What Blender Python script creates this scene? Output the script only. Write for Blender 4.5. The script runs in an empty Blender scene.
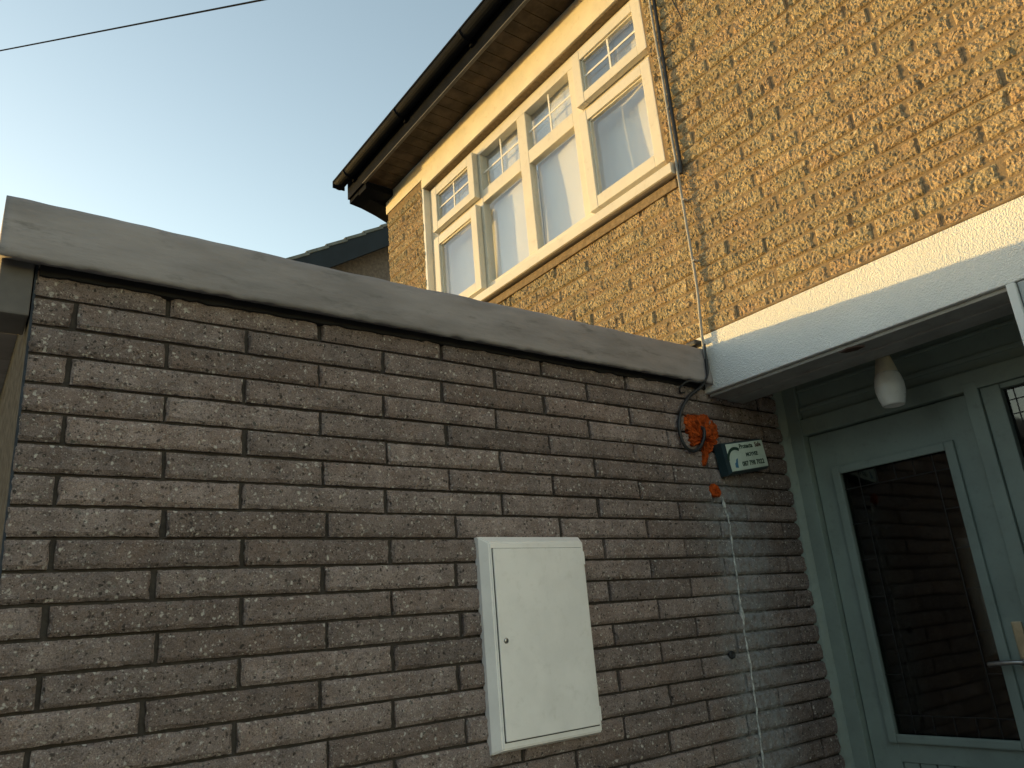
import bpy, bmesh, math, random
from mathutils import Vector, Matrix, noise
C = bpy.context.scene.collection
S = bpy.context.scene
R = math.radians
rng = random.Random(7)

# ------------------------------------------------------------------ camera
def cam_axes(yaw, pit, rol):
    fw = Vector((-math.sin(yaw)*math.cos(pit), math.cos(yaw)*math.cos(pit), math.sin(pit)))
    r = Vector((math.cos(yaw), math.sin(yaw), 0)); u = r.cross(fw)
    return (r*math.cos(rol)+u*math.sin(rol), -r*math.sin(rol)+u*math.cos(rol), fw)
cr, cu, cf = cam_axes(0.915994827, 0.310212396, -0.0843352690)
cam = bpy.data.cameras.new('camera'); co = bpy.data.objects.new('camera', cam); C.objects.link(co)
co.matrix_world = Matrix(((cr.x, cu.x, -cf.x, 2.06873), (cr.y, cu.y, -cf.y, -2.66863), (cr.z, cu.z, -cf.z, 1.33874), (0, 0, 0, 1)))
cam.sensor_width = 36; cam.lens = 760.6/1024*36; cam.clip_start = 0.02; cam.clip_end = 3000
S.camera = co
# ------------------------------------------------------------------ sky, sun, exposure
SUN_DIR = Vector((1.0, 0.5, -0.068)).normalized()          # the way the light travels
SUN_EL = math.asin(-SUN_DIR.z)
W = bpy.data.worlds.new('World'); S.world = W; W.use_nodes = True
nt = W.node_tree
sky = nt.nodes.new('ShaderNodeTexSky'); sky.sky_type = 'NISHITA'; sky.sun_disc = False
sky.sun_elevation = SUN_EL
sky.sun_rotation = math.atan2(-SUN_DIR.x, -SUN_DIR.y)       # compass turn from +Y towards +X
sky.air_density = 0.9; sky.dust_density = 0.35; sky.ozone_density = 0.42
bg = nt.nodes['Background']; bg.inputs['Strength'].default_value = 0.15
nt.links.new(sky.outputs[0], bg.inputs[0])
sl = bpy.data.lights.new('sun', 'SUN'); sl.energy = 2.0; sl.angle = R(0.5); sl.color = (0.66, 0.425, 0.130)
so = bpy.data.objects.new('sun', sl); C.objects.link(so)
so.rotation_euler = SUN_DIR.to_track_quat('-Z', 'Y').to_euler(); so.location = (-20, -10, 12)
S.view_settings.view_transform = 'Standard'; S.view_settings.look = 'None'
S.view_settings.exposure = 2.02; S.view_settings.gamma = 1
S.render.engine = 'CYCLES'
S.cycles.max_bounces = 8; S.cycles.transparent_max_bounces = 12

# ------------------------------------------------------------------ materials
def nodes(name):
    m = bpy.data.materials.new(name); m.use_nodes = True
    t = m.node_tree; return m, t, t.nodes['Principled BSDF']
def N(t, kind, **kw):
    n = t.nodes.new(kind)
    for k, v in kw.items():
        if k.startswith('i_'):
            key = k[2:]; key = int(key) if key.isdigit() else key.replace('_', ' ')
            n.inputs[key].default_value = v
        else: setattr(n, k, v)
    return n
def mixc(t, fac, a, b, mode='MIX'):
    n = t.nodes.new('ShaderNodeMix'); n.data_type = 'RGBA'; n.blend_type = mode
    for sock, v in ((0, fac), (6, a), (7, b)):
        if hasattr(v, 'is_output'): t.links.new(v, n.inputs[sock])
        else: n.inputs[sock].default_value = v if sock == 0 else (*v[:3], 1)
    return n.outputs[2]
def ramp(t, src, p0, p1, a=0., b=1.):
    n = N(t, 'ShaderNodeMapRange', interpolation_type='SMOOTHSTEP')
    t.links.new(src, n.inputs[0])
    n.inputs[1].default_value = p0; n.inputs[2].default_value = p1; n.inputs[3].default_value = a; n.inputs[4].default_value = b
    return n.outputs[0]
def mth(t, op, a, b=None, c=None):
    n = N(t, 'ShaderNodeMath', operation=op)
    for k, v in enumerate((a, b, c)):
        if v is None: continue
        if hasattr(v, 'is_output'): t.links.new(v, n.inputs[k])
        else: n.inputs[k].default_value = v
    return n.outputs[0]
def pos(t): return N(t, 'ShaderNodeNewGeometry').outputs['Position']
def noi(t, vec, scale, detail=3, rough=.55):
    n = N(t, 'ShaderNodeTexNoise', i_Scale=scale, i_Detail=detail, i_Roughness=rough); t.links.new(vec, n.inputs['Vector']); return n
def bump(t, b, h, strength, dist):
    n = N(t, 'ShaderNodeBump', i_Strength=strength, i_Distance=dist); t.links.new(h, n.inputs['Height']); t.links.new(n.outputs[0], b.inputs['Normal'])

def simple(name, col, rough=.5, var=.12, vscale=9, bs=0., bscale=60, bdist=.002, spec=.4, dirt=None, dirt_amt=.0, metal=0., stretch=None):
    m, t, b = nodes(name)
    p = pos(t)
    if stretch:
        vm = N(t, 'ShaderNodeVectorMath', operation='MULTIPLY'); t.links.new(p, vm.inputs[0]); vm.inputs[1].default_value = stretch; p = vm.outputs[0]
    n1 = noi(t, p, vscale, 5, .6)
    f = ramp(t, n1.outputs[0], .3, .7)
    c = mixc(t, f, tuple(v*(1-var) for v in col), tuple(min(1, v*(1+var)) for v in col))
    if dirt:
        n2 = noi(t, p, 26, 6, .7)
        d = ramp(t, n2.outputs[0], .52, .74, 0, dirt_amt)
        c = mixc(t, d, c, dirt)
    t.links.new(c, b.inputs['Base Color'])
    t.links.new(ramp(t, n1.outputs[0], .25, .75, rough*.85, min(1, rough*1.15)), b.inputs['Roughness'])
    b.inputs['Specular IOR Level'].default_value = spec; b.inputs['Metallic'].default_value = metal
    if bs: bump(t, b, noi(t, p, bscale, 4, .6).outputs[0], bs, bdist)
    return m

def stain(t, p, c):
    """pale lime wash run down the wall under the drilled hole, near y = 0"""
    s = N(t, 'ShaderNodeSeparateXYZ'); t.links.new(p, s.inputs[0])
    nz = noi(t, p, 5.5, 4, .6).outputs[0]
    yy = mth(t, 'ADD', s.outputs[1], mth(t, 'MULTIPLY', mth(t, 'SUBTRACT', nz, .5), .45))
    a = mth(t, 'MULTIPLY', ramp(t, yy, -.26, .04), ramp(t, yy, .34, .06))
    a = mth(t, 'MULTIPLY', a, ramp(t, s.outputs[2], 1.98, 1.72))
    nb = noi(t, p, 34, 4, .65).outputs[0]
    a = mth(t, 'MULTIPLY', a, ramp(t, nb, .28, .70, .16, .80))
    a = mth(t, 'MULTIPLY', a, ramp(t, s.outputs[0], -.5, -.1))
    return mixc(t, a, c, (.335, .36, .378))

def brick_mat(name, lo, hi, light, dark, warm, sp_scale, sp_light, sp_dark, bs, with_stain=False, tint=.25, grain=(.6, 1.36), vals=(.74, 1.24), chunky=False):
    m, t, b = nodes(name)
    p = pos(t); oi = N(t, 'ShaderNodeObjectInfo').outputs['Random']
    f = ramp(t, noi(t, p, 14, 6, .65).outputs[0], .3, .7)
    c = mixc(t, f, lo, hi)
    c = mixc(t, ramp(t, oi, .35, 1., 0, tint), c, warm)
    v2 = N(t, 'ShaderNodeMapRange'); t.links.new(mth(t, 'FRACT', mth(t, 'MULTIPLY', oi, 7.31)), v2.inputs[0]); v2.inputs[3].default_value = vals[0]; v2.inputs[4].default_value = vals[1]
    hs = N(t, 'ShaderNodeHueSaturation'); t.links.new(c, hs.inputs['Color']); t.links.new(v2.outputs[0], hs.inputs['Value']); c = hs.outputs[0]
    c = mixc(t, ramp(t, noi(t, p, 7.3, 5, .7).outputs[0], .46, .66, 0, .55), c, warm)
    gr = noi(t, p, 330, 3, .7).outputs[0]
    c = mixc(t, 1., c, mixc(t, ramp(t, gr, .28, .72), (grain[0],)*3, (grain[1],)*3), 'MULTIPLY')
    def specks(c, scale, warp, wscale, n_l, n_d, amt):
        wob = N(t, 'ShaderNodeVectorMath', operation='ADD'); t.links.new(p, wob.inputs[0])
        wn = noi(t, p, wscale, 3); sc = N(t, 'ShaderNodeVectorMath', operation='SCALE'); t.links.new(wn.outputs[1], sc.inputs[0]); sc.inputs['Scale'].default_value = warp
        t.links.new(sc.outputs[0], wob.inputs[1])
        vo = N(t, 'ShaderNodeTexVoronoi', i_Scale=scale); t.links.new(wob.outputs[0], vo.inputs['Vector'])
        sx = N(t, 'ShaderNodeSeparateColor'); t.links.new(vo.outputs['Color'], sx.inputs[0])
        size = mth(t, 'MULTIPLY_ADD', sx.outputs[2], .42, .16)
        near = ramp(t, mth(t, 'DIVIDE', vo.outputs['Distance'], size), 1.25, .55)
        amp = mth(t, 'MULTIPLY', near, mth(t, 'MULTIPLY_ADD', sx.outputs[2], .5, .4))
        c = mixc(t, mth(t, 'MULTIPLY', amp, ramp(t, sx.outputs[0], 1-n_l-.02, 1-n_l+.02, 0, amt)), c, light)
        c = mixc(t, mth(t, 'MULTIPLY', amp, ramp(t, sx.outputs[1], 1-n_d-.02, 1-n_d+.02, 0, .95)), c, dark)
        return c, vo
    c, vo = specks(c, sp_scale, .020, 50, sp_light, sp_dark, .85)
    c, v2_ = specks(c, sp_scale*2.1, .008, 120, sp_light*1.2, sp_dark*1.1, .6)
    if with_stain: c = stain(t, p, c)
    t.links.new(c, b.inputs['Base Color']); b.inputs['Roughness'].default_value = .9; b.inputs['Specular IOR Level'].default_value = .05 if chunky else .2
    if chunky:
        vb = N(t, 'ShaderNodeTexVoronoi', i_Scale=120.); t.links.new(p, vb.inputs['Vector'])
        h = mth(t, 'ADD', mth(t, 'MULTIPLY', noi(t, p, 260, 3, .7).outputs[0], .5), mth(t, 'MULTIPLY', vb.outputs['Distance'], .9))
    else: h = mth(t, 'ADD', mth(t, 'MULTIPLY', noi(t, p, 210, 4, .75).outputs[0], 1.), mth(t, 'MULTIPLY', vo.outputs['Distance'], .45))
    bump(t, b, h, bs, .006)
    return m

M = {}
M['garage_brick'] = brick_mat('dark aggregate brick', (.192, .152, .142), (.318, .256, .238), (.66, .62, .57), (.030, .027, .024), (.235, .170, .145), 105, .20, .22, .9, True, .35)
M['house_brick'] = brick_mat('split buff brick', (.26, .208, .126), (.41, .335, .212), (.66, .57, .38), (.10, .08, .055), (.38, .25, .16), 75, .12, .13, .6, False, .32, (.78, 1.22), (.90, 1.10), True)
def mortar(name, col, st):
    m, t, b = nodes(name); p = pos(t)
    c = mixc(t, ramp(t, noi(t, p, 40, 5, .7).outputs[0], .3, .7), tuple(v*.75 for v in col), tuple(v*1.2 for v in col))
    if st: c = stain(t, p, c)
    t.links.new(c, b.inputs['Base Color']); b.inputs['Roughness'].default_value = .95; b.inputs['Specular IOR Level'].default_value = 0.
    bump(t, b, noi(t, p, 160, 4, .7).outputs[0], .6, .003); return m
M['garage_mortar'] = mortar('dark mortar', (.058, .050, .045), True)
M['house_mortar'] = mortar('buff mortar', (.25, .19, .122), False)
M['coping'] = simple('weathered cement coping', (.275, .252, .252), .85, .2, 8, .55, 60, .004, .2, (.12, .114, .108), .6, stretch=(1, .28, 1.1))
M['coping_shade'] = simple('shaded cement', (.13, .12, .115), .9, .2, 6, .4, 60, .003, .2)  # darker copy of the coping cement, shade put into its colour
M['coping_dark'] = simple('dark roof and shade strip', (.022, .021, .021), .85, .2, 12, .4, 60, .003, .2)  # near black for the roof and for the painted shade below the coping
def stipple(name, col):
    m, t, b = nodes(name); p = pos(t)
    c = mixc(t, ramp(t, noi(t, p, 3, 5, .6).outputs[0], .3, .7), tuple(v*.93 for v in col), col)
    d = ramp(t, noi(t, p, 120, 3, .6).outputs[0], .60, .74, 0, .25)
    c = mixc(t, d, c, tuple(v*.6 for v in col))
    t.links.new(c, b.inputs['Base Color']); b.inputs['Roughness'].default_value = .9; b.inputs['Specular IOR Level'].default_value = .2
    v = N(t, 'ShaderNodeTexVoronoi', i_Scale=190.); t.links.new(p, v.inputs['Vector'])
    h = mth(t, 'ADD', v.outputs['Distance'], mth(t, 'MULTIPLY', noi(t, p, 95, 4, .65).outputs[0], 1.2))
    bump(t, b, h, .6, .005); return m
M['render'] = stipple('white stippled render', (.80, .80, .78))
M['band'] = simple('cream painted render', (.74, .68, .55), .8, .07, 6, .25, 40, .003, .3, (.50, .40, .25), .35)
M['upvc'] = simple('white window plastic', (.68, .64, .55), .35, .04, 5, .1, 60, .002, .4, (.45, .39, .28), .35)
M['pier'] = simple('grey render', (.42, .44, .45), .9, .1, 8, .5, 80, .003, .25)
M['door_paint'] = simple('pale grey green door paint', (.265, .322, .288), .45, .09, 5, .15, 70, .002, .35, (.16, .19, .165), .35)
M['white_paint'] = simple('white trim paint', (.70, .71, .70), .5, .06, 6, .1, 30, .002, .4)
M['soffit'] = simple('brown soffit plastic', (.048, .037, .030), .6, .55, 7, 0, 60, .002, .15)
M['black'] = simple('black gutter plastic', (.009, .011, .016), .6, .2, 8, 0, 60, .002, .02, (.02, .02, .02), .25)
M['grey_lip'] = simple('faded fascia lip', (.12, .118, .115), .7, .2, 12, 0, 60, .002, .1)
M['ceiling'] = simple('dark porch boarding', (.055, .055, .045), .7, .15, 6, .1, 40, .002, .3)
M['lintel_under'] = simple('grey painted boarding', (.34, .33, .31), .7, .14, 8, .2, 40, .003, .3, (.12, .07, .05), .35)
M['box'] = simple('white meter box plastic', (.86, .83, .81), .42, .05, 7, .12, 120, .001, .4, (.5, .47, .41), .22)
M['metal'] = simple('dull metal', (.42, .41, .40), .35, .15, 30, 0, 60, .002, .5, None, 0, .9)
M['brass'] = simple('worn brass plate', (.55, .45, .30), .4, .15, 30, 0, 60, .002, .5, None, 0, .5)
M['alarm_green'] = simple('dark teal alarm casing', (.014, .036, .044), .35, .15, 20, 0, 60, .002, .5)
M['alarm_white'] = simple('alarm cover plate', (.52, .60, .53), .4, .06, 25, 0, 60, .002, .4, (.3, .34, .3), .15)
M['ink'] = simple('dark printed ink', (.02, .05, .035), .6, .1)
M['ink_brown'] = simple('brown printed ink', (.10, .06, .04), .6, .1)
M['ink_blue'] = simple('blue printed ink', (.04, .14, .26), .6, .1)
M['foam'] = simple('orange expanding foam', (.40, .068, .010), .85, .45, 45, 1., 70, .014, .2, (.09, .018, .004), .8)
M['sealant'] = simple('white sealant', (.46, .47, .46), .9, .45, 50, .8, 150, .003, .1)
M['cable_black'] = simple('black cable sheath', (.025, .026, .028), .45, .2, 20)
M['cable_grey'] = simple('grey cable sheath', (.36, .34, .31), .5, .15, 20)
M['wire'] = simple('overhead wire sheath', (.02, .022, .026), .8, .1, spec=0.)
M['slate'] = simple('grey roof tile', (.13, .14, .14), .9, .25, 6, .3, 50, .004, .08)
M['barge'] = simple('dark slate blue barge board', (.020, .026, .034), .7, .15, 4, spec=.08)
M['neigh_wall'] = simple('pebble dash', (.12, .10, .09), .95, .25, 20, .7, 60, .006, .2)
M['concrete'] = simple('concrete drive', (.21, .20, .185), .9, .18, 1.3, .4, 50, .004, .2)
M['earth'] = simple('ground', (.16, .16, .12), .95, .25, .3, .3, 12, .02, .2)
M['lamp_white'] = simple('opal glass shade', (.80, .80, .76), .28, .03, 8, 0, 60, .002, .5)
M['lamp_cream'] = simple('aged cream lamp cap', (.52, .47, .36), .5, .08, 20)
M['lead'] = simple('lead strip', (.03, .03, .03), .5, .1, 40)
M['bar'] = simple('white glazing bar', (.80, .78, .74), .4, .03, 10)
def cloth():
    m, t, b = nodes('net curtain')
    b.inputs['Base Color'].default_value = (.90, .89, .88, 1); b.inputs['Roughness'].default_value = .9
    tr = N(t, 'ShaderNodeBsdfTranslucent'); tr.inputs[0].default_value = (.78, .77, .76, 1)
    mx = N(t, 'ShaderNodeMixShader'); mx.inputs[0].default_value = .25
    t.links.new(b.outputs[0], mx.inputs[1]); t.links.new(tr.outputs[0], mx.inputs[2])
    t.links.new(mx.outputs[0], t.nodes['Material Output'].inputs[0])
    p = pos(t); w = noi(t, p, 220, 2); bump(t, b, w.outputs[0], .15, .001); return m
M['curtain'] = cloth()
def glass(name, tintc, gl, gr=.012):
    m, t, b = nodes(name); t.nodes.remove(b)
    fr = N(t, 'ShaderNodeFresnel'); bf = N(t, 'ShaderNodeNewGeometry').outputs['Backfacing']
    t.links.new(mth(t, 'ADD', gl, mth(t, 'MULTIPLY', bf, 1/gl-gl)), fr.inputs[0])
    gb = N(t, 'ShaderNodeBsdfGlossy'); gb.inputs[0].default_value = (1, 1, 1, 1); gb.inputs['Roughness'].default_value = gr
    tb = N(t, 'ShaderNodeBsdfTransparent'); tb.inputs[0].default_value = (*tintc, 1)
    mx = N(t, 'ShaderNodeMixShader'); t.links.new(fr.outputs[0], mx.inputs[0]); t.links.new(tb.outputs[0], mx.inputs[1]); t.links.new(gb.outputs[0], mx.inputs[2])
    t.links.new(mx.outputs[0], t.nodes['Material Output'].inputs[0])
    p = pos(t); bn = N(t, 'ShaderNodeBump', i_Strength=.08, i_Distance=.02); t.links.new(noi(t, p, 3.5, 1).outputs[0], bn.inputs['Height']); t.links.new(bn.outputs[0], gb.inputs['Normal'])
    return m
M['glass'] = glass('window glass', (.96, .97, .97), 1.85)
M['door_glass'] = glass('dark door glass', (.42, .42, .39), 1.62, .045)
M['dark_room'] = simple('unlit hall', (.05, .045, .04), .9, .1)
M['room'] = simple('unlit bedroom', (.45, .43, .41), .9, .05)

# ------------------------------------------------------------------ builders
class MB:
    def __init__(s): s.bm = bmesh.new()
    def box(s, x0, x1, y0, y1, z0, z1, bev=0., rot=None):
        r = bmesh.ops.create_cube(s.bm, size=1.0); vs = r['verts']
        for v in vs: v.co = Vector((x0+(v.co.x+.5)*(x1-x0), y0+(v.co.y+.5)*(y1-y0), z0+(v.co.z+.5)*(z1-z0)))
        if bev:
            es = list({e for v in vs for e in v.link_edges})
            bmesh.ops.bevel(s.bm, geom=es, offset=bev, segments=2, affect='EDGES', profile=.6, clamp_overlap=True)
        return s
    def prism(s, pts, f, a0, a1):
        """pts: 2-D outline, f(p, a) -> 3-D; extruded between a0 and a1"""
        A = [s.bm.verts.new(f(p, a0)) for p in pts]; B = [s.bm.verts.new(f(p, a1)) for p in pts]
        n = len(pts)
        s.bm.faces.new(A); s.bm.faces.new(B[::-1])
        for i in range(n): s.bm.faces.new((A[i], B[i], B[(i+1) % n], A[(i+1) % n]))
        return s
    def sweep(s, rings, closed=True, caps=True):
        R_ = [[s.bm.verts.new(p) for p in r] for r in rings]; n = len(R_[0])
        for a, b in zip(R_, R_[1:]):
            for i in range(n if closed else n-1): s.bm.faces.new((a[i], a[(i+1) % n], b[(i+1) % n], b[i]))
        if caps and closed: s.bm.faces.new(R_[0][::-1]); s.bm.faces.new(R_[-1])
        return s
    def tube(s, pts, r, n=8):
        pts = [Vector(p) for p in pts]; rings = []; up = Vector((.31, .2, .93))
        for i, p in enumerate(pts):
            d = (pts[min(i+1, len(pts)-1)]-pts[max(i-1, 0)]).normalized()
            a = d.cross(up); a = a if a.length > 1e-3 else d.cross(Vector((1, 0, 0))); a.normalize(); b = d.cross(a)
            rr = r(i/(len(pts)-1)) if callable(r) else r
            rings.append([p+a*rr*math.cos(k*2*math.pi/n)+b*rr*math.sin(k*2*math.pi/n) for k in range(n)])
        return s.sweep(rings)
    def lathe(s, prof, c, n=24):
        return s.sweep([[Vector(c)+Vector((max(r, .0005)*math.cos(k*2*math.pi/n), max(r, .0005)*math.sin(k*2*math.pi/n), z)) for k in range(n)] for r, z in prof])
    def xf(s, mat): bmesh.ops.transform(s.bm, matrix=mat, verts=s.bm.verts[:]); return s
    def mesh(s, name, mat, smooth=False):
        bmesh.ops.recalc_face_normals(s.bm, faces=s.bm.faces[:])
        me = bpy.data.meshes.new(name); s.bm.to_mesh(me); s.bm.free(); me.materials.append(M[mat] if isinstance(mat, str) else mat)
        if smooth:
            for p in me.polygons: p.use_smooth = True
        return me
    def build(s, name, mat, parent=None, smooth=False):
        return link(name, s.mesh(name, mat, smooth), parent)
def link(name, me, parent=None):
    o = bpy.data.objects.new(name, me); C.objects.link(o)
    if parent: o.parent = parent
    return o
def thing(name, label, cat, group=None, loc=None):
    o = bpy.data.objects.new(name, None); C.objects.link(o); o.empty_display_size = .1
    return tag(o, label, cat, group)
def tag(o, label, cat, group=None):
    o['label'] = label; o['category'] = cat
    if group: o['group'] = group
    return o
def struct(name, mb, mat):
    o = mb.build(name, mat); o['kind'] = 'structure'; return o
def box(*a, bev=0.): return MB().box(*a, bev=bev)
def catmull(P, k=8):
    P = [Vector(p) for p in P]; out = []
    for i in range(len(P)-1):
        a, b, c, d = P[max(i-1, 0)], P[i], P[i+1], P[min(i+2, len(P)-1)]
        for j in range(k):
            t = j/k; out.append(.5*((2*b)+(c-a)*t+(2*a-5*b+4*c-d)*t*t+(3*b-a-3*c+d)*t**3))
    return out+[P[-1]]

GZ = -0.15
# ------------------------------------------------------------------ ground
MB.plane = lambda s, x0, x1, y0, y1, z: (s.bm.faces.new([s.bm.verts.new(p) for p in ((x0, y0, z), (x1, y0, z), (x1, y1, z), (x0, y1, z))]), s)[1]
struct('ground', MB().plane(-900, 900, -900, 900, GZ-.004), 'earth')
struct('driveway', MB().plane(-3.2, 9, -14, .56, GZ), 'concrete')

# ------------------------------------------------------------------ bricks
def brick_mesh(name, L, H, nx, nz, relief, jit, seed, mat, chip=.0, depth=.05, back=.012, edge=.004, w3=(.5, .38, .25)):
    """one walling brick, face towards -Y at about y = 0, centred on x and z"""
    r = random.Random(seed); off = Vector((r.uniform(-50, 50), r.uniform(-50, 50), r.uniform(-50, 50)))
    bm = bmesh.new(); V = []
    chips = []
    if r.random() < chip: chips.append((r.choice((-1, 1))*L*.5, r.uniform(-.3, .3)*H, r.uniform(.014, .030)))
    if r.random() < chip*.6: chips.append((r.uniform(-.42, .42)*L, r.uniform(-.5, .5)*H, r.uniform(.012, .022)))
    for j in range(nz+1):
        row = []
        for i in range(nx+1):
            u, w = i/nx, j/nz; x = (u-.5)*L; z = (w-.5)*H
            ed = i in (0, nx) or j in (0, nz)
            q = Vector((x, 0, z))
            h = noise.noise(q*26+off)*w3[0]+noise.noise(Vector((q.x*75, 0, q.z*52))+off)*w3[1]+noise.noise(q*125+off)*w3[2]
            y = -relief*(.55+h)-r.uniform(-jit, jit)
            for cx, cz, cr_ in chips:
                d = math.hypot((x-cx)*1.9, (z-cz)*.62)/cr_
                if d < 1: y += (1-d*d)*(relief*1.5+.006)
            if ed:
                e = noise.noise(q*45+off*1.7)
                if i in (0, nx): x -= math.copysign(edge*(.5+max(0, e)), x)
                if j in (0, nz): z -= math.copysign(edge*.5*(.3+max(0, e)), z)
                y = max(y, 0)*.3+back*.45
            else:
                x += r.uniform(-.25, .25)*L/nx; z += r.uniform(-.22, .22)*H/nz
            row.append(bm.verts.new((x, y, z)))
        V.append(row)
    for j in range(nz):
        for i in range(nx):
            a, b, c, d = V[j][i], V[j][i+1], V[j+1][i+1], V[j+1][i]
            if r.random() < .5: bm.faces.new((a, b, c)); bm.faces.new((a, c, d))
            else: bm.faces.new((a, b, d)); bm.faces.new((b, c, d))
    ring = V[0][:]+[V[j][nx] for j in range(1, nz+1)]+V[nz][-2::-1]+[V[j][0] for j in range(nz-1, 0, -1)]
    bk = [bm.verts.new((v.co.x, depth, v.co.z)) for v in ring]
    n = len(ring)
    for k in range(n): bm.faces.new((ring[k], bk[k], bk[(k+1) % n], ring[(k+1) % n]))
    me = bpy.data.meshes.new(name); bm.to_mesh(me); bm.free(); me.materials.append(M[mat]); return me

# ================================================================== GARAGE
garage = thing('garage', 'flat roofed garage of dark grey brown brick with a cement coping, in shade', 'garage')
side = box(-.20, -.0135, -2.552, .60, GZ, 2.33).build('side_wall', 'garage_mortar', garage)
GL, GP, GH, GC = .431, .436, .0695, .075
gv = [brick_mesh('brick', GL, GH, 40, 6, .0042, .0019, 100+k, 'garage_brick', .3, .05, .011, .0065, (.25, .3, .5)) for k in range(12)]
ROT90 = Matrix.Rotation(math.pi/2, 4, 'Z')
n_b = 0
def gb(y0, y1, z, me=None):
    global n_b
    if me is None:
        L = y1-y0; me = brick_mesh('brick', L, GH, max(5, int(L*90)), 6, .0042, .0019, 900+n_b, 'garage_brick', .2, .05, .011, .0065, (.25, .3, .5))
    o = link('brick', me, side); n_b += 1
    o.matrix_local = Matrix.Translation((rng.uniform(-.0025, .0025), (y0+y1)/2, z)) @ Matrix.Rotation(rng.gauss(0, .0038), 4, 'X') @ ROT90
for k in range(0, 33):
    z = 2.3-GC*(k-.5)
    if z < GZ+.03: break
    ref = -.494 if k % 2 else -.283
    j = ref+rng.gauss(0, .007)
    cuts = [j+n*GP+rng.gauss(0, .004) for n in range(-6, 3)]
    cuts = [-2.560]+[c for c in cuts if -2.52 < c < .53]+[.575]
    for a, b in zip(cuts, cuts[1:]):
        full = abs((b-a)-GP) < .03
        if full:
            gb(a+.003, b-.003, z, rng.choice(gv))
        else: gb(a+(.0 if a < -2.55 else .003), b-.003, z)
# front wall of the garage (seen almost edge on)
box(-2.9, -.004, -2.5585, -2.5525, GZ, 2.33).build('front_wall', simple('brown rough cast', (.045, .052, .065), 1., .3, 25, .1, 90, .004, 0.), garage)
# timber capping under the coping on the front, and its end
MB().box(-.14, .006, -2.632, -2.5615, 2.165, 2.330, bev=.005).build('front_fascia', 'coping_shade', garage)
# coping along the side: lumpy cement profile, swept towards the house
def coping_rings(y0, y1, n):
    rings = []
    for i in range(n+1):
        y = y0+(y1-y0)*i/n
        w = lambda k, s=4.: noise.noise(Vector((y*s, k*7.3, 1.7)))+.6*noise.noise(Vector((y*13, k*3.1, 4.2)))
        e = noise.noise(Vector((y*22, 3.1, 0)))*.006+noise.noise(Vector((y*60, 9, 0)))*.003
        d = w(1)*.006
        sag = 0.
        prof = [(-.16, 2.335), (.004, 2.308), (.040, 2.297+e), (.056+d, 2.292+e*1.4), (.060+d, 2.306+e*.5), (.054+d+w(3)*.003, 2.36), (.053+d+w(2)*.005, 2.41),
                (.051+d+w(5)*.003, 2.425), (.049+d, 2.444+w(4)*.005+sag), (.040+d, 2.459+w(4)*.006+sag), (.022, 2.468+w(4)*.006+sag), (-.02, 2.467+w(6)*.003+sag), (-.16, 2.45)]
        rings.append([(x, y, z) for x, z in prof])
    return rings
MB().sweep(coping_rings(-2.640, -.004, 150)).build('coping', 'coping', garage, True)
MB().box(-2.95, -.17, -2.640, -2.52, 2.295, 2.466, bev=.012).build('front_coping', 'coping', garage)
MB().box(-2.88, -.165, -2.515, -.05, 2.36, 2.44).build('roof', 'coping_dark', garage)
# ragged black strip standing in for the shade under the coping
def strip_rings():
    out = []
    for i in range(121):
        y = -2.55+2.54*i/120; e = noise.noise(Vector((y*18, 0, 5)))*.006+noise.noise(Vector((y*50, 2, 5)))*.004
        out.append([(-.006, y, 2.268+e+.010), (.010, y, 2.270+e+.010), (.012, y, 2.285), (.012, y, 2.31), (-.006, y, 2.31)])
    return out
MB().sweep(strip_rings()).build('shade_strip', 'coping_dark', garage)
# ================================================================== HOUSE
house = thing('house', 'buff split brick house front lit by low sun above the garage, with porch', 'house')
fw = MB()
BK = .0015
for a in ((-2.90, -2.318, .0, .25, 2.3, 4.86), (-.006, 3.2, .0, .25, 2.53, 4.86), (-2.318, -.006, .0, .25, 2.3, 3.34), (-2.318, -.006, .0, .25, 4.5995, 4.86)):
    fw.box(a[0], a[1], a[2]+BK, a[3]+BK, a[4], a[5])
front = fw.build('front_wall', 'house_mortar', house)
box(-2.898, -2.65, .258, 6.5, GZ, 4.86).build('gable_wall', 'house_mortar', house)
HL, HP, HH, HC = .432, .440, .071, .078
hv = [brick_mesh('brick', HL, HH, 58, 9, .0084, .0027, 300+k, 'house_brick', .75, .06, .0035, .004, (.30, .42, .42)) for k in range(18)]
hb_count = 0
def hb(x0, x1, z, me=None, hh=HH):
    global hb_count
    if me is None:
        L = x1-x0; me = brick_mesh('brick', L, hh, max(4, int(L*132)), 9, .0084, .0027, 2000+hb_count, 'house_brick', .6, .06, .0035, .004, (.30, .42, .42))
    o = link('brick', me, front); hb_count += 1
    o.matrix_local = Matrix.Translation(((x0+x1)/2, rng.uniform(-.004, .003), z)) @ Matrix.Rotation(rng.gauss(0, .002), 4, 'Y')
def run(x0, x1, z, ph, jl=0., jr=0.):
    cuts = [x0+rng.uniform(-jl, jl)]+[c for c in (ph+n*HP+rng.gauss(0, .012) for n in range(-8, 9)) if x0+.07 < c < x1-.07]+[x1+rng.uniform(-jr, jr)]
    for a, b in zip(cuts, cuts[1:]):
        if abs(b-a-HP) < .012: hb(a+.004, b-.004, z, rng.choice(hv))
        else: hb(a+(.004 if a > x0+.03 else 0), b-(.004 if b < x1-.03 else 0), z)
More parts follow.
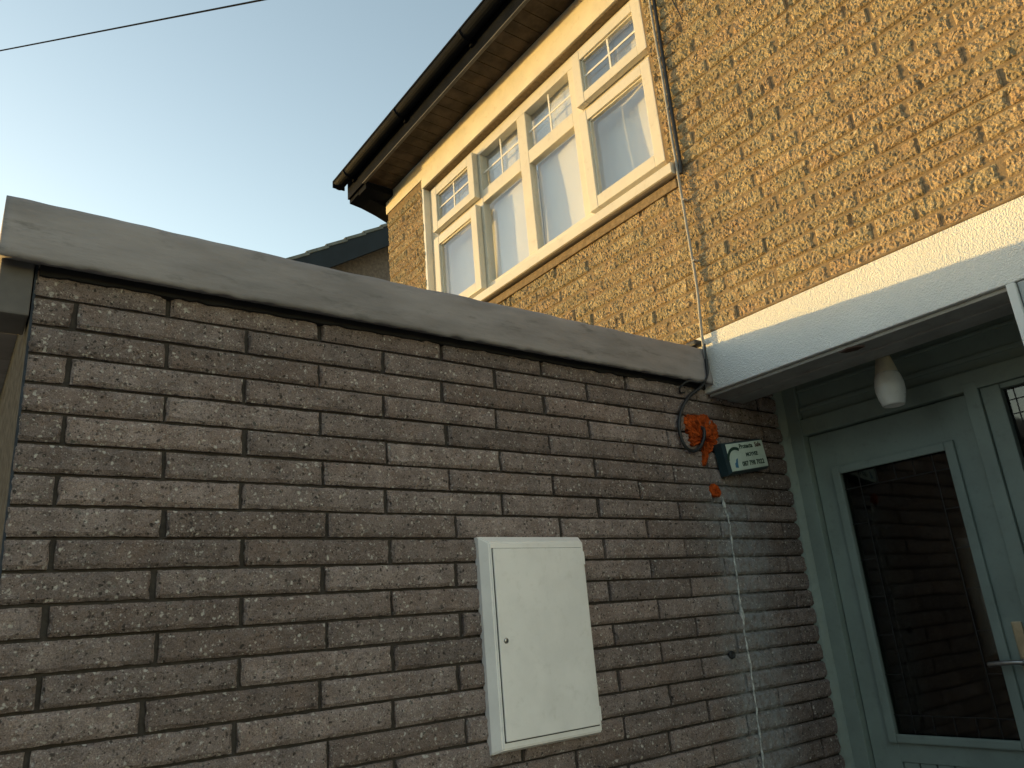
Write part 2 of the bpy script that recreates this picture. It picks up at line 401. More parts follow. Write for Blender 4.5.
for k in range(-2, 30):
    z = 2.525+HC*(k+.5)
    ph = (.24 if k % 2 == 0 else .46)+rng.gauss(0, .035)
    if z-HC/2 > 4.84: break
    xr = 2.0 if k < 14 else 2.4
    if k < 0: run(-2.90, -.02, z, ph)
    elif z+HC/2 < 3.31: run(-2.90, xr, z, ph, .004)
    elif z-HC/2 > 4.66: run(-.02, xr, z, ph)
    else:
        if z+HC/2 < 4.69: run(-2.905, -2.325, z, ph, .004, .006)
        run(.004, xr, z, ph, .006)
# render band over the window
MB().box(-2.32, .10, -.012, .004, 4.605, 4.858, bev=.003).build('lintel_band', 'band', house)
MB().box(-2.912, -2.322, -.010, .004, 4.690, 4.858, bev=.003).build('lintel_band', 'band', house)
MB().box(-2.338, -2.309, -.004, .0495, 3.44, 4.69, bev=.003).build('reveal', 'white_paint', house)
# sill bed
MB().box(-2.34, .045, -.016, .05, 3.296, 3.345, bev=.004).build('sill_bed', 'house_mortar', house)

# ---- window
win = bpy.data.objects.new('window', None); C.objects.link(win); win.parent = house; win['label'] = 'wide white upstairs window of four lights with top lights'
def wbox(name, x0, x1, z0, z1, y0, y1, mat='upvc', bev=.006, parent=win): return MB().box(x0, x1, y0, y1, z0, z1, bev=bev).build(name, mat, parent)
YF, YB = .050, .115
def framed(name, x0, x1, z0, z1, gx0, gx1, gz0, gz1, y0, y1):
    mb = MB()
    mb.box(x0, gx0, y0, y1, z0, z1, bev=.005); mb.box(gx1, x1, y0, y1, z0, z1, bev=.005)
    mb.box(gx0-.001, gx1+.001, y0+.0012, y1-.001, z0+.0015, gz0, bev=.005); mb.box(gx0-.001, gx1+.001, y0+.0012, y1-.001, gz1, z1-.0015, bev=.005)
    # inner glazing bead, stepped back
    e = .010
    mb.box(gx0-.001, gx0+e, y0+.014, y1-.004, gz0, gz1, bev=.003); mb.box(gx1-e, gx1+.001, y0+.014, y1-.004, gz0, gz1, bev=.003)
    mb.box(gx0+e-.001, gx1-e+.001, y0+.0145, y1-.0045, gz0-.001, gz0+e, bev=.003); mb.box(gx0+e-.001, gx1-e+.001, y0+.0145, y1-.0045, gz1-e, gz1+.001, bev=.003)
    return mb.build(name, 'upvc', win)
ZB, ZT = 3.445, 4.598
mb = MB()                                                         # outer frame, mullions and transom
mb.box(-2.318, -2.215, YF, YB, ZB, ZT, bev=.005); mb.box(-.075, -.008, YF, YB, ZB, ZT, bev=.005)
mb.box(-2.216, -.074, YF+.001, YB-.001, ZB+.001, ZB+.075, bev=.005); mb.box(-2.216, -.074, YF+.001, YB-.001, 4.515, ZT-.001, bev=.005)
for x0, x1 in ((-1.70, -1.625), (-1.190, -1.100), (-.667, -.570)): mb.box(x0, x1, YF+.002, YB-.002, ZB+.074, 4.516, bev=.005)
mb.box(-2.216, -1.69, YF+.003, YB-.003, 4.125, 4.20, bev=.004); mb.box(-1.626, -1.189, YF+.003, YB-.003, 4.130, 4.225, bev=.006)
mb.box(-1.101, -.666, YF+.003, YB-.003, 4.130, 4.225, bev=.006); mb.box(-.571, -.074, YF+.003, YB-.003, 4.125, 4.20, bev=.004)
mb.build('frame', 'upvc', win)
YS0, YS1 = .004, .049
framed('sash', -2.215, -1.652, 3.487, 4.118, -2.147, -1.721, 3.557, 4.050, YS0, YS1)
framed('sash', -2.215, -1.652, 4.176, 4.535, -2.147, -1.721, 4.240, 4.466, YS0, YS1)
framed('sash', -.578, -.012, 3.487, 4.118, -.508, -.078, 3.557, 4.050, YS0, YS1)
framed('sash', -.578, -.012, 4.176, 4.535, -.508, -.078, 4.240, 4.466, YS0, YS1)
panes = [(-2.147, -1.721, 3.557, 4.050, .028), (-2.147, -1.721, 4.240, 4.466, .028), (-.508, -.078, 3.557, 4.050, .028), (-.508, -.078, 4.240, 4.466, .028),
         (-1.625, -1.190, 3.52, 4.130, .078), (-1.625, -1.190, 4.225, 4.515, .078), (-1.100, -.667, 3.52, 4.130, .078), (-1.100, -.667, 4.225, 4.515, .078)]
for x0, x1, z0, z1, y in panes:
    # a sealed unit tilts a hair: reflections differ from pane to pane
    o = MB().box(x0-.004, x1+.004, y, y+.018, z0-.004, z1+.004).build('pane', 'glass', win)
    if z0 > 4.15:
        xm, zm = (x0+x1)/2, (z0+z1)/2
        mb = MB(); mb.box(xm-.0065, xm+.0065, y-.005, y-.001, z0, z1, bev=.0015); mb.box(x0, x1, y-.0045, y-.0012, zm-.0065, zm+.0065, bev=.0015)
        mb.build('glazing_bar', 'bar', win)
# sill: projecting, with sloping top and drip
prof = [(.049, 3.442), (-.046, 3.418), (-.052, 3.412), (-.052, 3.362), (-.044, 3.358), (-.020, 3.358), (-.020, 3.365), (.049, 3.365)]
MB().prism(prof, lambda p, a: (a, p[0], p[1]), -2.36, .055).build('sill', 'upvc', win)
# curtain behind the glass: one gently waving sheet per light
def curtain(x0, x1, z0, z1, y, seed):
    mb = MB(); n, mz = 46, 22; rows = []
    for j in range(mz+1):
        row = []
        for i in range(n+1):
            x = x0+(x1-x0)*i/n; z = z0+(z1-z0)*j/mz
            yy = y+.016*math.sin((x*6.5+seed+.9*math.sin(z*4+seed)))+.005*math.sin(x*17+z*1.2+seed*2)
            row.append((x, yy, z))
        rows.append(row)
    mb.sweep(rows, closed=False, caps=False)
    return mb.build('curtain', 'curtain', win, True)
curtain(-2.28, -1.66, 3.44, 4.62, .143, .3); curtain(-1.66, -1.14, 3.44, 4.62, .143, 1.4)
curtain(-1.14, -.62, 3.44, 4.62, .143, 2.9); curtain(-.62, -.03, 3.44, 4.62, .143, 4.2)
rm = MB(); rm.box(-2.6, .2, .9, .92, 3.2, 4.8); rm.build('room_wall', 'room', win)

# ---- eaves
soff = bpy.data.objects.new('soffit', None); C.objects.link(soff); soff.parent = house
x = -2.78
while x < 3.2:
    MB().box(x+.0015, x+.0985, -.254, -.012 if x > -2.9 else 0, 4.858, 4.868, bev=.003).build('soffit_board', 'soffit', soff); x += .10
box(-2.78, 3.2, -.252, .0, 4.870, 4.885).build('soffit_backing', 'black', soff)
fas = MB().box(-3.08, 3.2, -.275, -.256, 4.846, 5.03, bev=.003).build('fascia', 'black', house)
MB().box(-2.79, 3.2, -.281, -.2565, 4.836, 4.8445, bev=.002).build('fascia_lip', 'grey_lip', fas)
# boxed end of the eaves at the gable
def endbox():
    mb = MB()
    pts = [(-.2545, 4.815), (-.15, 4.80), (-.02, 4.765), (.10, 4.72), (.40, 4.90), (.40, 5.12), (-.2545, 5.00)]
    return mb.prism(pts, lambda p, a: (a, p[0], p[1]), -3.085, -2.915)
endbox().build('eaves_box', 'black', house)
MB().box(-2.914, -2.782, -.2535, -.001, 4.80, 4.8565, bev=.003).build('eaves_box', 'black', house)
# gutter: half-round trough swept along x
def gut_prof(r0=.052, cz=5.005, cy=-.332):
    o_, i_ = [], []
    for k in range(11):
        a = math.pi+math.pi*k/10
        o_.append((cy+r0*math.cos(a), cz+r0*1.05*math.sin(a))); i_.append((cy+(r0-.004)*math.cos(a), cz+(r0-.004)*1.05*math.sin(a)))
    return o_+i_[::-1]
gut = MB().prism(gut_prof(), lambda p, a: (a, p[0], p[1]), -3.125, 3.2).build('gutter', 'black', house)
MB().prism([(p[0], p[1]) for p in gut_prof(.0535)], lambda p, a: (a, p[0], p[1]), -3.134, -3.120).build('end_cap', 'black', gut)
MB().box(-3.133, -3.122, -.385, -.280, 4.955, 5.006).build('end_cap', 'black', gut)
MB().box(-3.125, 3.2, -.389, -.3815, 4.998, 5.012, bev=.002).build('gutter_rim', 'black', gut)
for xb in (-2.93, -2.05, -1.16, -.27, .6, 1.5):
    MB().prism(gut_prof(.059), lambda p, a: (a, p[0], p[1]), xb-.016, xb+.016).box(xb-.012, xb+.012, -.296, -.276, 4.93, 5.02).build('gutter_bracket', 'black', gut)
# roof plane above, tiled edge
MB().prism([(-.33, 5.02), (3.2, 7.05), (3.2, 7.12), (-.33, 5.075)], lambda p, a: (a, p[0], p[1]), -3.10, 3.2).build('roof', 'slate', house)

# ---- porch
MB().box(-.001, 3.2, -.006, .235, 2.262, 2.526, bev=.004).build('porch_lintel', 'render', house)
rings = []
for i in range(160):
    x = .004+3.1*i/159; e = .007*noise.noise(Vector((x*16, 1, 9)))+.004*noise.noise(Vector((x*48, 4, 9)))
    rings.append([(x, .004, 2.5265), (x, -.007+e*.3, 2.5265), (x, -.0095+e*.4, 2.531), (x, -.006+e*.5, 2.539+e), (x, .004, 2.545+e)])
MB().sweep(rings).build('mortar_fillet', 'house_mortar', house)
mb = MB(); mb.box(.012, 1.27, .012, .125, 2.246, 2.2605, bev=.003); mb.box(.012, 1.27, .129, .245, 2.240, 2.2602, bev=.003)
mb.build('lintel_boarding', 'lintel_under', house)
# peeling strip under the lintel
mb = MB(); mb.prism([(.64, .012), (.68, .006), (.72, .016), (.735, .028), (.70, .034), (.66, .026)], lambda p, a: (p[0], p[1], a-.010*(p[1]-.01)/.03), 2.2395, 2.2455); mb.build('peeling_paint', simple('flaking brown paint', (.06, .032, .024), .8, .2, 40), house)
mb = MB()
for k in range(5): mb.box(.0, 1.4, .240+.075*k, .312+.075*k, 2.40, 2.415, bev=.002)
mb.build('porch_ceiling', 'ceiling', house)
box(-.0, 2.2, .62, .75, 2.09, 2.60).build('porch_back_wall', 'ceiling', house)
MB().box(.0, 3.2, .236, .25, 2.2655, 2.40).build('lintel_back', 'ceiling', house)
MB().box(1.275, 3.2, -.002, .60, GZ, 2.258, bev=.004).build('porch_pier', 'pier', house)
MB().box(1.246, 1.272, -.016, .02, GZ, 2.258, bev=.003).build('pier_trim', 'white_paint', house)
MB().box(1.246, 1.273, .022, .60, GZ, 2.258).build('pier_reveal', 'pier', house)
MB().box(.0, 1.28, -.30, .60, GZ+.001, -.02, bev=.008).build('porch_step', simple('dark red quarry tile', (.08, .055, .045), .6, .2, 6), house)

# ---- front door
YD = .570
fr = MB()
fr.box(.028, .098, YD-.035, YD+.05, -.02, 2.40, bev=.004)
fr.box(.826, .880, YD-.035, YD+.05, -.02, 2.12, bev=.004)
fr.box(.098, 1.245, YD-.034, YD+.049, 2.088, 2.165, bev=.004)
fr.box(.881, .952, YD-.020, YD+.048, -.02, 2.087, bev=.004); fr.box(1.19, 1.244, YD-.020, YD+.048, -.02, 2.087, bev=.004)
fr.box(.953, 1.189, YD-.019, YD+.047, 2.066, 2.0865, bev=.003); fr.box(.953, 1.189, YD-.019, YD+.047, -.02, .75, bev=.003)
fr.box(.099, 1.245, YD-.010, YD+.046, 2.167, 2.39, bev=.003)
dframe = fr.build('door_frame', 'door_paint', house)
MB().box(.10, 1.24, YD-.022, YD-.011, 2.205, 2.225, bev=.003).build('overpanel_bead', 'door_paint', dframe)
MB().box(.10, 1.24, YD-.022, YD-.011, 2.30, 2.315, bev=.003).build('overpanel_bead', 'door_paint', dframe)
# rough mortar fillet between jamb and bricks
rings = []
for i in range(90):
    z = -.02+2.42*i/89; e = .008*noise.noise(Vector((z*24, 1, 2)))+.006*noise.noise(Vector((z*55, 4, 2)))
    rings.append([(-.012, YD+.03, z), (-.012, YD-.066+e, z), (.008+e*.4, YD-.058+e, z), (.018+e*.5, YD-.048+e, z), (.031+e*.3, YD-.0365, z), (.030, YD+.03, z)])
MB().sweep(rings).build('mortar_fillet', 'door_paint', dframe)
door = bpy.data.objects.new('door', None); C.objects.link(door); door.parent = house; door['label'] = 'pale front door with one tall dark leaded pane'
dl = MB()
X0, X1, Z0, Z1 = .103, .822, .0, 2.083
gx0, gx1, gz0, gz1 = .222, .700, .80, 1.888
dl.box(X0, gx0, YD, YD+.044, Z0, Z1, bev=.003); dl.box(gx1, X1, YD, YD+.044, Z0, Z1, bev=.003)
dl.box(gx0-.001, gx1+.001, YD+.0006, YD+.043, gz1, Z1-.001, bev=.003); dl.box(gx0-.001, gx1+.001, YD+.0006, YD+.043, .70, gz0, bev=.003)
dl.build('leaf', 'door_paint', door)
bd = MB()
for a in ((.190, .228, .772, 1.918), (.694, .732, .772, 1.918)): bd.box(a[0], a[1], YD-.016, YD+.001, a[2], a[3], bev=.006)
for a in ((.2275, .6945, .773, .806), (.2275, .6945, 1.882, 1.917)): bd.box(a[0], a[1], YD-.0155, YD+.001, a[2], a[3], bev=.006)
bd.build('glazing_bead', 'door_paint', door)
xx = X0+.002+.119
while xx < gx1-.01:
    MB().box(xx+.0025, min(xx+.066, gx1)-.0025, YD+.004, YD+.036, .02, .699, bev=.003).build('panel_board', 'door_paint', door); xx += .068
MB().box(gx0-.002, gx1+.002, YD+.016, YD+.022, gz0-.002, gz1+.002).build('glass_pane', 'door_glass', door)
def lead(x0, x1, z0, z1, y, inset, parent, nz):
    mb = MB(); t_ = .0016
    for xv in (x0+inset, x1-inset): mb.box(xv-t_, xv+t_, y-.003, y-.0005, z0, z1)
    for zv in (z0+inset, z1-inset): mb.box(x0, x1, y-.0028, y-.0007, zv-t_, zv+t_)
    for k in range(1, nz):
        zv = z0+inset+(z1-z0-2*inset)*k/nz
        for xa, xb in ((x0, x0+inset), (x1-inset, x1)): mb.box(xa, xb, y-.0027, y-.0008, zv-t_, zv+t_)
    for k in range(1, 4):
        xv = x0+inset+(x1-x0-2*inset)*k/4
        for za, zb in ((z0, z0+inset), (z1-inset, z1)): mb.box(xv-t_, xv+t_, y-.0026, y-.0009, za, zb)
    return mb.build('leading', 'lead', parent)
lead(gx0, gx1, gz0, gz1, YD+.016, .075, door, 6)
# handle
MB().box(.764, .800, YD-.010, YD+.001, 1.02, 1.215, bev=.005).build('handle_plate', 'brass', door)
hd = MB(); hd.tube([(.782, YD-.005, 1.075), (.782, YD-.045, 1.075)], .011, 10); hd.tube(catmull([(.786, YD-.044, 1.075), (.76, YD-.050, 1.076), (.71, YD-.050, 1.074), (.665, YD-.046, 1.070)], 5), .009, 10)
hd.build('handle', 'metal', door, True)
# side light
sld = bpy.data.objects.new('side_light', None); C.objects.link(sld); sld.parent = house
MB().box(.953, 1.189, YD+.012, YD+.018, .75, 2.066).build('glass_pane', 'door_glass', sld)
mb = MB()
for zv in (2.02, 1.965, 1.78, 1.5, 1.2, .95): mb.box(.953, 1.189, YD+.009, YD+.0115, zv-.0016, zv+.0016)
for xv in (.985, 1.071, 1.155): mb.box(xv-.0016, xv+.0016, YD+.0092, YD+.0113, .75, 2.066)
mb.build('leading', 'lead', sld)
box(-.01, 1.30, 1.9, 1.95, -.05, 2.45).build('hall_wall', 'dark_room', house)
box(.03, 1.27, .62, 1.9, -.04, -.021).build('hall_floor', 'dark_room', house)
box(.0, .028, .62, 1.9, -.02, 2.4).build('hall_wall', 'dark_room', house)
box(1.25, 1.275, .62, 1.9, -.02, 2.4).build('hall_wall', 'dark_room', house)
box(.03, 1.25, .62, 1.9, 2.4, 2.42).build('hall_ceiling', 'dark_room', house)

# ================================================================== METER BOX
meter = thing('meter_box', 'white plastic meter box with a hinged door on the brick garage wall', 'meter box')
h = .046
by0, by1, bz0, bz1 = -1.283, -.853, .988, 1.627
fy0, fy1, fz0, fz1 = -1.262, -.866, .999, 1.606
mb = MB()
A = [(.001, by0, bz0), (.001, by1, bz0), (.001, by1, bz1), (.001, by0, bz1)]
B = [(h, fy0, fz0), (h, fy1, fz0), (h, fy1, fz1), (h, fy0, fz1)]
mb.sweep([[(-.006, y, z) for _, y, z in A], [(.016, y, z) for _, y, z in A], B])
bmesh.ops.bevel(mb.bm, geom=[e for e in mb.bm.edges if min(v.co.x for v in e.verts) > h-.001 or abs(e.verts[0].co.x-e.verts[1].co.x) > .025], offset=.004, segments=2, affect='EDGES')
mb.build('case', 'box', meter)
dr = MB(); dr.box(h+.0005, h+.007, fy0+.010, fy1-.012, fz0+.022, fz1-.020, bev=.003); dr.build('door', 'box', meter)
dm = M['lead']
mb = MB()
for zz in (fz0+.055, fz1-.055): MB().box(h+.0005, h+.009, fy1-.013, fy1-.004, zz-.022, zz+.022, bev=.002).build('hinge', 'box', meter)
MB().prism([(fy0+.0078, fz0+.0185), (fy1-.010, fz0+.0185), (fy1-.010, fz1-.0185), (fy0+.0078, fz1-.0185)], lambda p, a: (a, p[0], p[1]), h+.0002, h+.0012).build('door_seal', 'lead', meter)
lk = MB(); lk.lathe([(0, 0), (.0085, 0), (.0085, .003), (.006, .005), (0, .005)], (0, 0, 0), 18); lk.xf(Matrix.Translation((h+.0065, fy0+.034, 1.305)) @ Matrix.Rotation(math.pi/2, 4, 'Y')); lk.build('lock', 'metal', meter, True)
MB().box(h+.0115, h+.0118, fy0+.032, fy0+.036, 1.300, 1.310).build('keyhole', 'cable_black', meter)

# ================================================================== ALARM BELL BOX
alarm = thing('alarm_box', 'small dark teal alarm box with pale printed cover, tilted beside the porch', 'alarm box')
AW, AH, AD = .268, .120, .058
# local frame: u along wall (+y), v up, w out (+x)
def alarm_xf(mb): return mb.xf(Matrix.Translation((.008, .132, 1.977)) @ Matrix.Rotation(R(9), 4, 'X') @ Matrix(((0, 0, 1, 0), (1, 0, 0, 0), (0, 1, 0, 0), (0, 0, 0, 1))))
mb = MB(); mb.sweep([[(-AW/2-.010, -AH/2-.012, 0), (AW/2+.008, -AH/2-.012, 0), (AW/2+.008, AH/2+.010, 0), (-AW/2-.010, AH/2+.010, 0)], [(-AW/2-.008, -AH/2-.011, AD*.72), (AW/2+.007, -AH/2-.011, AD*.72), (AW/2+.007, AH/2+.009, AD*.72), (-AW/2-.008, AH/2+.009, AD*.72)], [(-AW/2-.001, -AH/2-.002, AD*.97), (AW/2+.001, -AH/2-.002, AD*.97), (AW/2+.001, AH/2+.002, AD*.97), (-AW/2-.001, AH/2+.002, AD*.97)]])
alarm_xf(mb).build('casing', 'alarm_green', alarm)
cv = MB(); cv.box(-AW/2, AW/2, -AH/2, AH/2, AD*.90, AD, bev=.006); cover = alarm_xf(cv).build('cover', 'alarm_white', alarm)
# printed arc (logo) and blue mark
arc = []
for k in range(15):
    a = R(175-118*k/14); arc.append((-.083+.054*math.cos(a)*1.15, -.012+.056*math.sin(a)))
arc2 = [(-.083+.047*math.cos(R(175-118*k/14))*1.1, -.017+.048*math.sin(R(175-118*k/14))) for k in range(15)]
lg = MB(); lg.prism(arc+arc2[::-1], lambda p, a: (p[0], p[1], a), AD+.0002, AD+.0012); alarm_xf(lg).build('printed_arc', 'ink', cover)
lg = MB(); lg.prism([(-.104, -.045), (-.085, -.048), (-.083, -.030), (-.076, -.006), (-.088, -.011), (-.094, -.023), (-.102, -.027)], lambda p, a: (p[0], p[1], a), AD+.0002, AD+.0012); alarm_xf(lg).build('printed_mark', 'ink_blue', cover)
def text(s_, size, x, y, mat, name='lettering', z=AD+.0003):
    cu_ = bpy.data.curves.new(name, 'FONT'); cu_.body = s_; cu_.size = size; cu_.extrude = .0005; cu_.offset = .0009; cu_.resolution_u = 2
    o = bpy.data.objects.new(name, cu_); C.objects.link(o)
    me = bpy.data.meshes.new_from_object(o.evaluated_get(bpy.context.evaluated_depsgraph_get()))
    bpy.data.objects.remove(o); me.materials.clear(); me.materials.append(M[mat])
    me.transform(Matrix.Translation((.008, .132, 1.977)) @ Matrix.Rotation(R(9), 4, 'X') @ Matrix(((0, 0, 1, 0), (1, 0, 0, 0), (0, 1, 0, 0), (0, 0, 0, 1))) @ Matrix.Translation((x, y, z)))
    return link(name, me, cover)
text('Protecta', .028, -.044, .033, 'ink'); text('Safe', .028, .070, .033, 'ink_brown')
text('MOYVEE', .023, -.010, -.004, 'ink'); text('087 798 7022', .029, -.052, -.044, 'ink')

# ================================================================== SMALL THINGS ON THE WALL
def lump(pts_w, name, label, seed, amp):
    """foam smeared on the wall: outline in (y, z), domed and pitted"""
    mb = MB(); n = 40; cy = sum(p[0] for p in pts_w)/len(pts_w); cz = sum(p[1] for p in pts_w)/len(pts_w)
    loop = catmull([(0, *p) for p in pts_w]+[(0, *pts_w[0])], 6)
    rings = []
    for k, (s_, d) in enumerate(((1.0, .0), (.97, .45), (.86, .78), (.66, .95), (.42, 1.0), (.2, 1.04), (.02, 1.0))):
        rings.append([((-.006 if k == 0 else .003+amp*d*(.6+1.1*noise.noise(Vector((v.y*55+seed, v.z*55, k*.8))))), cy+(v.y-cy)*s_*(1+.20*noise.noise(Vector((v.y*90, v.z*90, seed)))), cz+(v.z-cz)*s_*(1+.20*noise.noise(Vector((v.z*90, v.y*90, seed))))) for v in loop])
    o = mb.sweep(rings).build(name, 'foam'); return tag(o, label, 'foam')
lump([(-.182, 2.136), (-.13, 2.150), (-.075, 2.155), (-.03, 2.158), (.003, 2.149), (.030, 2.12), (.036, 2.088), (.020, 2.055), (.007, 2.027), (-.03, 1.998), (-.055, 1.985), (-.066, 1.958), (-.074, 1.938), (-.092, 1.932), (-.105, 1.945), (-.092, 1.98), (-.083, 2.012), (-.119, 2.022), (-.150, 2.010), (-.168, 2.032), (-.162, 2.06), (-.180, 2.087)],
     'foam_patch', 'large ragged patch of orange expanding foam around the cable entry', 3.1, .016)
lump([(-.075, 1.845), (-.045, 1.855), (-.022, 1.838), (-.018, 1.812), (-.04, 1.797), (-.068, 1.803), (-.08, 1.825)],
     'foam_patch', 'small round dab of orange foam below the larger patch', 8.4, .014)
# sealant run down the wall
P_ = [(-.010, 1.80), (-.004, 1.765), (.006, 1.73), (.010, 1.66), (.004, 1.56), (.002, 1.47), (-.004, 1.37), (-.006, 1.28), (-.010, 1.20), (-.004, 1.15), (-.008, 1.06), (-.016, .95), (-.02, .84), (-.026, .74), (-.03, .60), (-.032, .45)]
pp = catmull([(.0025, a, b) for a, b in P_], 14)
pp = [p+Vector((.002*noise.noise(p*41), .0045*noise.noise(p*30)+.003*noise.noise(p*85), 0)) for p in pp]
def srad(t): return .0038+.0030*noise.noise(Vector((t*38, 0, 1)))+.0016*noise.noise(Vector((t*140, 0, 1)))+(.007*math.exp(-((t-.44)/.02)**2))+(.004*math.exp(-((t-.06)/.03)**2))
tag(MB().tube(pp, srad, 7).build('sealant_streak', 'sealant', None, True), 'thin white run of dried sealant dripping down the brick wall below the alarm box', 'sealant')
# drilled hole, its dark inside stood in for by a black disc
mb = MB(); mb.lathe([(0, 0), (.016, 0), (.016, .004), (.013, .012), (.009, .007), (0, .005)], (0, 0, 0), 18); mb.xf(Matrix.Translation((.002, -.112, 1.172)) @ Matrix.Rotation(math.pi/2, 4, 'Y'))
tag(mb.build('hole_disc', 'cable_black', None, True), 'round drilled hole, drawn as a black disc, in the brick wall left of the white streak', 'hole')

# ================================================================== CABLE
cable = thing('wall_cable', 'thin cable running down the sunlit house front and looping on the garage wall', 'cable')
path = [(.085, -.035, 4.86), (.083, -.032, 4.5), (.078, -.030, 4.2), (.080, -.030, 3.9), (.076, -.031, 3.6), (.076, -.031, 3.42), (.075, -.031, 3.30), (.074, -.030, 3.0), (.072, -.028, 2.75), (.062, -.030, 2.6), (.055, -.030, 2.50), (.056, -.030, 2.40)]
MB().tube(catmull(path, 8), .0068, 8).build('grey_cable', 'cable_grey', cable, True)
path = [(.056, -.030, 2.405), (.055, -.040, 2.33), (.044, -.078, 2.275), (.028, -.145, 2.229), (.020, -.204, 2.160), (.018, -.233, 2.085), (.018, -.222, 2.016), (.019, -.181, 1.985), (.021, -.130, 2.000), (.025, -.093, 2.045), (.024, -.082, 2.085), (.006, -.078, 2.10)]
MB().tube(catmull(path, 8), .0075, 8).build('black_cable', 'cable_black', cable, True)
path = [(.070, -.040, 2.47), (.066, -.046, 2.36), (.068, -.065, 2.305), (.060, -.11, 2.285), (.052, -.17, 2.285), (.030, -.20, 2.262), (.012, -.185, 2.245), (.006, -.15, 2.25)]
MB().tube(catmull(path, 8), .0045, 8).build('black_cable', 'cable_black', cable, True)
MB().tube(catmull([(.101, -.022, 4.86), (.100, -.020, 4.4), (.095, -.021, 3.9), (.093, -.022, 3.6), (.094, -.024, 3.42), (.088, -.024, 3.34)], 8), .009, 8).build('black_cable', 'cable_black', cable, True)
for zz in (4.35, 4.02, 3.72, 3.2, 2.88): MB().box(.070, .088, -.036, -.004, zz-.005, zz+.005, bev=.002).build('cable_clip', 'cable_grey', cable)
MB().box(-.030, .030, -.048, -.002, 2.482, 2.508, bev=.008).build('junction', 'cable_black', cable)
# twig of wire above the window corner
tag(MB().tube(catmull([(.19, -.026, 4.5), (.205, -.026, 4.32), (.235, -.026, 4.20), (.25, -.026, 4.12)], 6), .0035, 6).build('loose_wire', 'cable_black', None, True), 'short dark wire end hanging against the bricks right of the main cable', 'wire')

# ================================================================== PORCH LAMP
lamp = thing('porch_lamp', 'unlit white opal glass lamp hanging from the porch ceiling', 'lamp')
LX, LY = .632, .36
LZ = 2.068
MB().lathe([(0, .38), (.040, .38), (.042, .365), (.036, .352), (.010, .345), (.010, .25), (.016, .240), (.022, .228), (.033, .185), (.043, .142), (.042, .136), (0, .134)], (LX, LY, LZ), 28).build('cap', 'lamp_cream', lamp, True)
MB().lathe([(0, .141), (.040, .141), (.045, .134), (.052, .114), (.056, .088), (.056, .062), (.051, .032), (.044, .006), (.040, .0), (.036, .002), (.034, .008), (0, .010)], (LX, LY, LZ), 32).build('shade', 'lamp_white', lamp, True)

# ================================================================== OVERHEAD WIRE
def ray(px, py):
    return (cf+cr*((px-512)/760.6)+cu*((384-py)/760.6))
cp = Vector((2.06873, -2.66863, 1.33874))
d1 = ray(560, -58); a = cp+d1*((-.27+2.66863)/d1.y)
d2 = ray(-420, 128); b = cp+d2*38
pts = []
mid1 = ray(128, 24.2)
for i in range(41):
    t_ = i/40; p_ = a.lerp(b, t_); p_.z -= .22*4*t_*(1-t_)*0.35; pts.append(p_)
tag(MB().tube(pts, .0075, 6).build('overhead_wire', 'wire', None, True), 'thin dark overhead wire crossing the pale sky above the garage', 'wire')

# ================================================================== NEIGHBOURING HOUSE
nb = thing('neighbouring_house', 'gable of a neighbouring house with dark barge board and stepped roof tiles behind the garage', 'house')
XN = -7.7
def npt(px, py, x=XN):
    d = ray(px, py); return cp+d*((x-cp.x)/d.x)
e0, e1 = npt(290, 256), npt(387, 222)
sl_ = (e1.z-e0.z)/(e1.y-e0.y); L_ = 9
y0, z0 = e0.y, e0.z
ang = math.atan(sl_)
nroof = bpy.data.objects.new('roof', None); C.objects.link(nroof); nroof.parent = nb
for k in range(18):
    ya = y0-.05+.31*k; za = z0+(ya-y0)*sl_
    for q in range(5):
        mb = MB(); mb.box(-.40, 0, -.03, .36, -.062, -.014, bev=.006)
        mb.xf(Matrix.Translation((XN+.02-.405*q, ya, za)) @ Matrix.Rotation(ang-R(3.2), 4, 'X')); mb.build('roof_tile', 'slate', nroof)
f3 = lambda p, a: (a, p[0], p[1])
def zl(y, d): return z0+(y-y0)*sl_-d
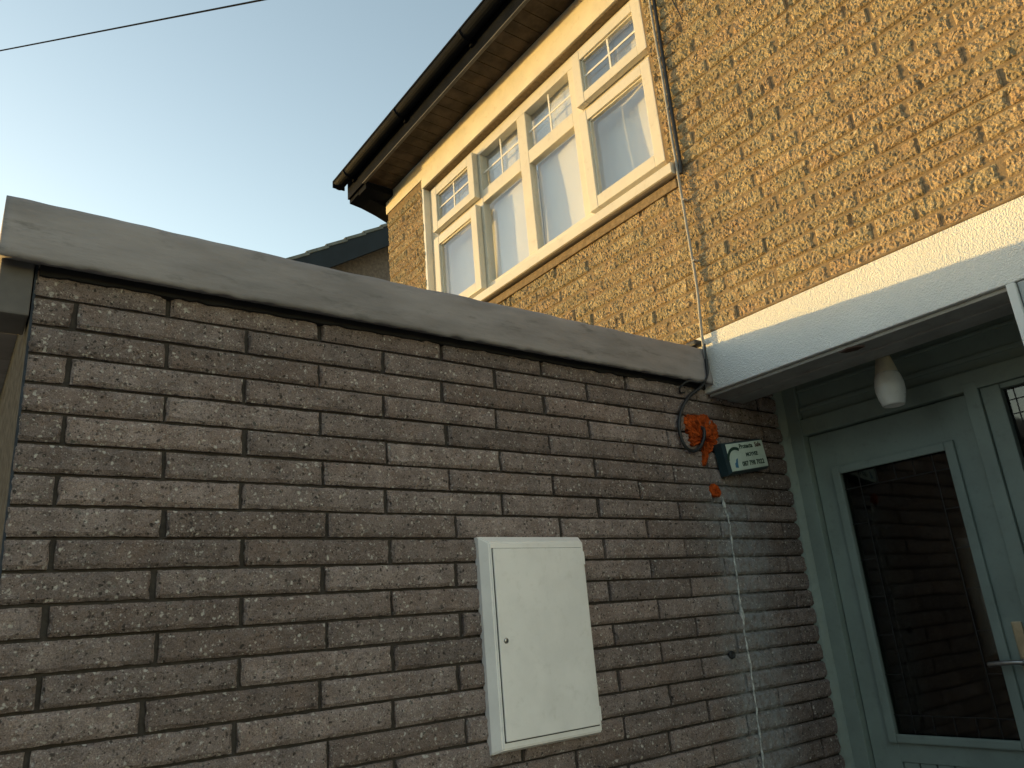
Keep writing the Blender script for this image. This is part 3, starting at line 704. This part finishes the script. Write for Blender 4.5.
MB().prism([(y0, zl(y0, .07)), (y0+5.5, zl(y0+5.5, .07)), (y0+5.5, zl(y0+5.5, .43)), (y0+.36, zl(y0+.36, .43)), (y0+.02, zl(y0+.02, .24))], f3, XN-.06, XN).build('barge_board', 'barge', nb)
MB().prism([(y0+.05, zl(y0+.05, .09)), (y0+5.4, zl(y0+5.4, .09)), (y0+5.4, zl(y0+5.4, .20)), (y0+.05, zl(y0+.05, .20))], f3, XN-9, XN-.062).build('roof_deck', 'barge', nb)
MB().prism([(y0+.36, GZ), (y0+5.4, GZ), (y0+5.4, zl(y0+5.4, .22)), (y0+.36, zl(y0+.36, .22))], f3, XN-8.8, XN-.40).build('gable_wall', 'neigh_wall', nb)
MB().box(XN-9, XN+.01, y0-.13, y0-.02, zl(y0, .20), zl(y0, .10), bev=.02).build('gutter', 'black', nb)

# ================================================================== ADDED HOUSES ACROSS THE ROAD (out of view, put in to shade the porch)
def added_house(label, x0, x1, y0, y1, h, ridge, wall):
    """a plain gabled house with its windows on the +y side"""
    t = thing('house', label, 'house')
    MB().box(x0, x1, y0, y1, GZ, h).build('wall', wall, t)
    MB().prism([(y0-.3, h-.05), ((y0+y1)/2, h+ridge), (y1+.3, h-.05), (y1+.3, h+.1), ((y0+y1)/2, h+ridge+.15), (y0-.3, h+.1)], lambda p, a: (a, p[0], p[1]), x0-.3, x1+.3).build('roof', 'slate', t)
    for f_, w_, z_ in ((.22, 1.6, 3.3), (.75, 1.6, 3.3), (.25, 2., .9)):
        px = x0+(x1-x0)*f_
        f = MB().box(px-w_/2, px+w_/2, y1+.001, y1+.03, z_, z_+1.1).build('window', 'upvc', t); MB().box(px-w_/2+.07, px+w_/2-.07, y1+.031, y1+.036, z_+.07, z_+1.03).build('pane', 'barge', f)
    px = x0+(x1-x0)*.75
    MB().box(px-.45, px+.45, y1+.001, y1+.03, GZ, 2.0).build('door', 'barge', t)
    return t
for k, nm in enumerate(('left', 'middle', 'right')):
    added_house('unseen brown house across the road, %s of three added to shade the porch' % nm, -3.+8.6*k, 4.6+8.6*k, -25, -15.5, 5.2, 2.6, 'neigh_wall')
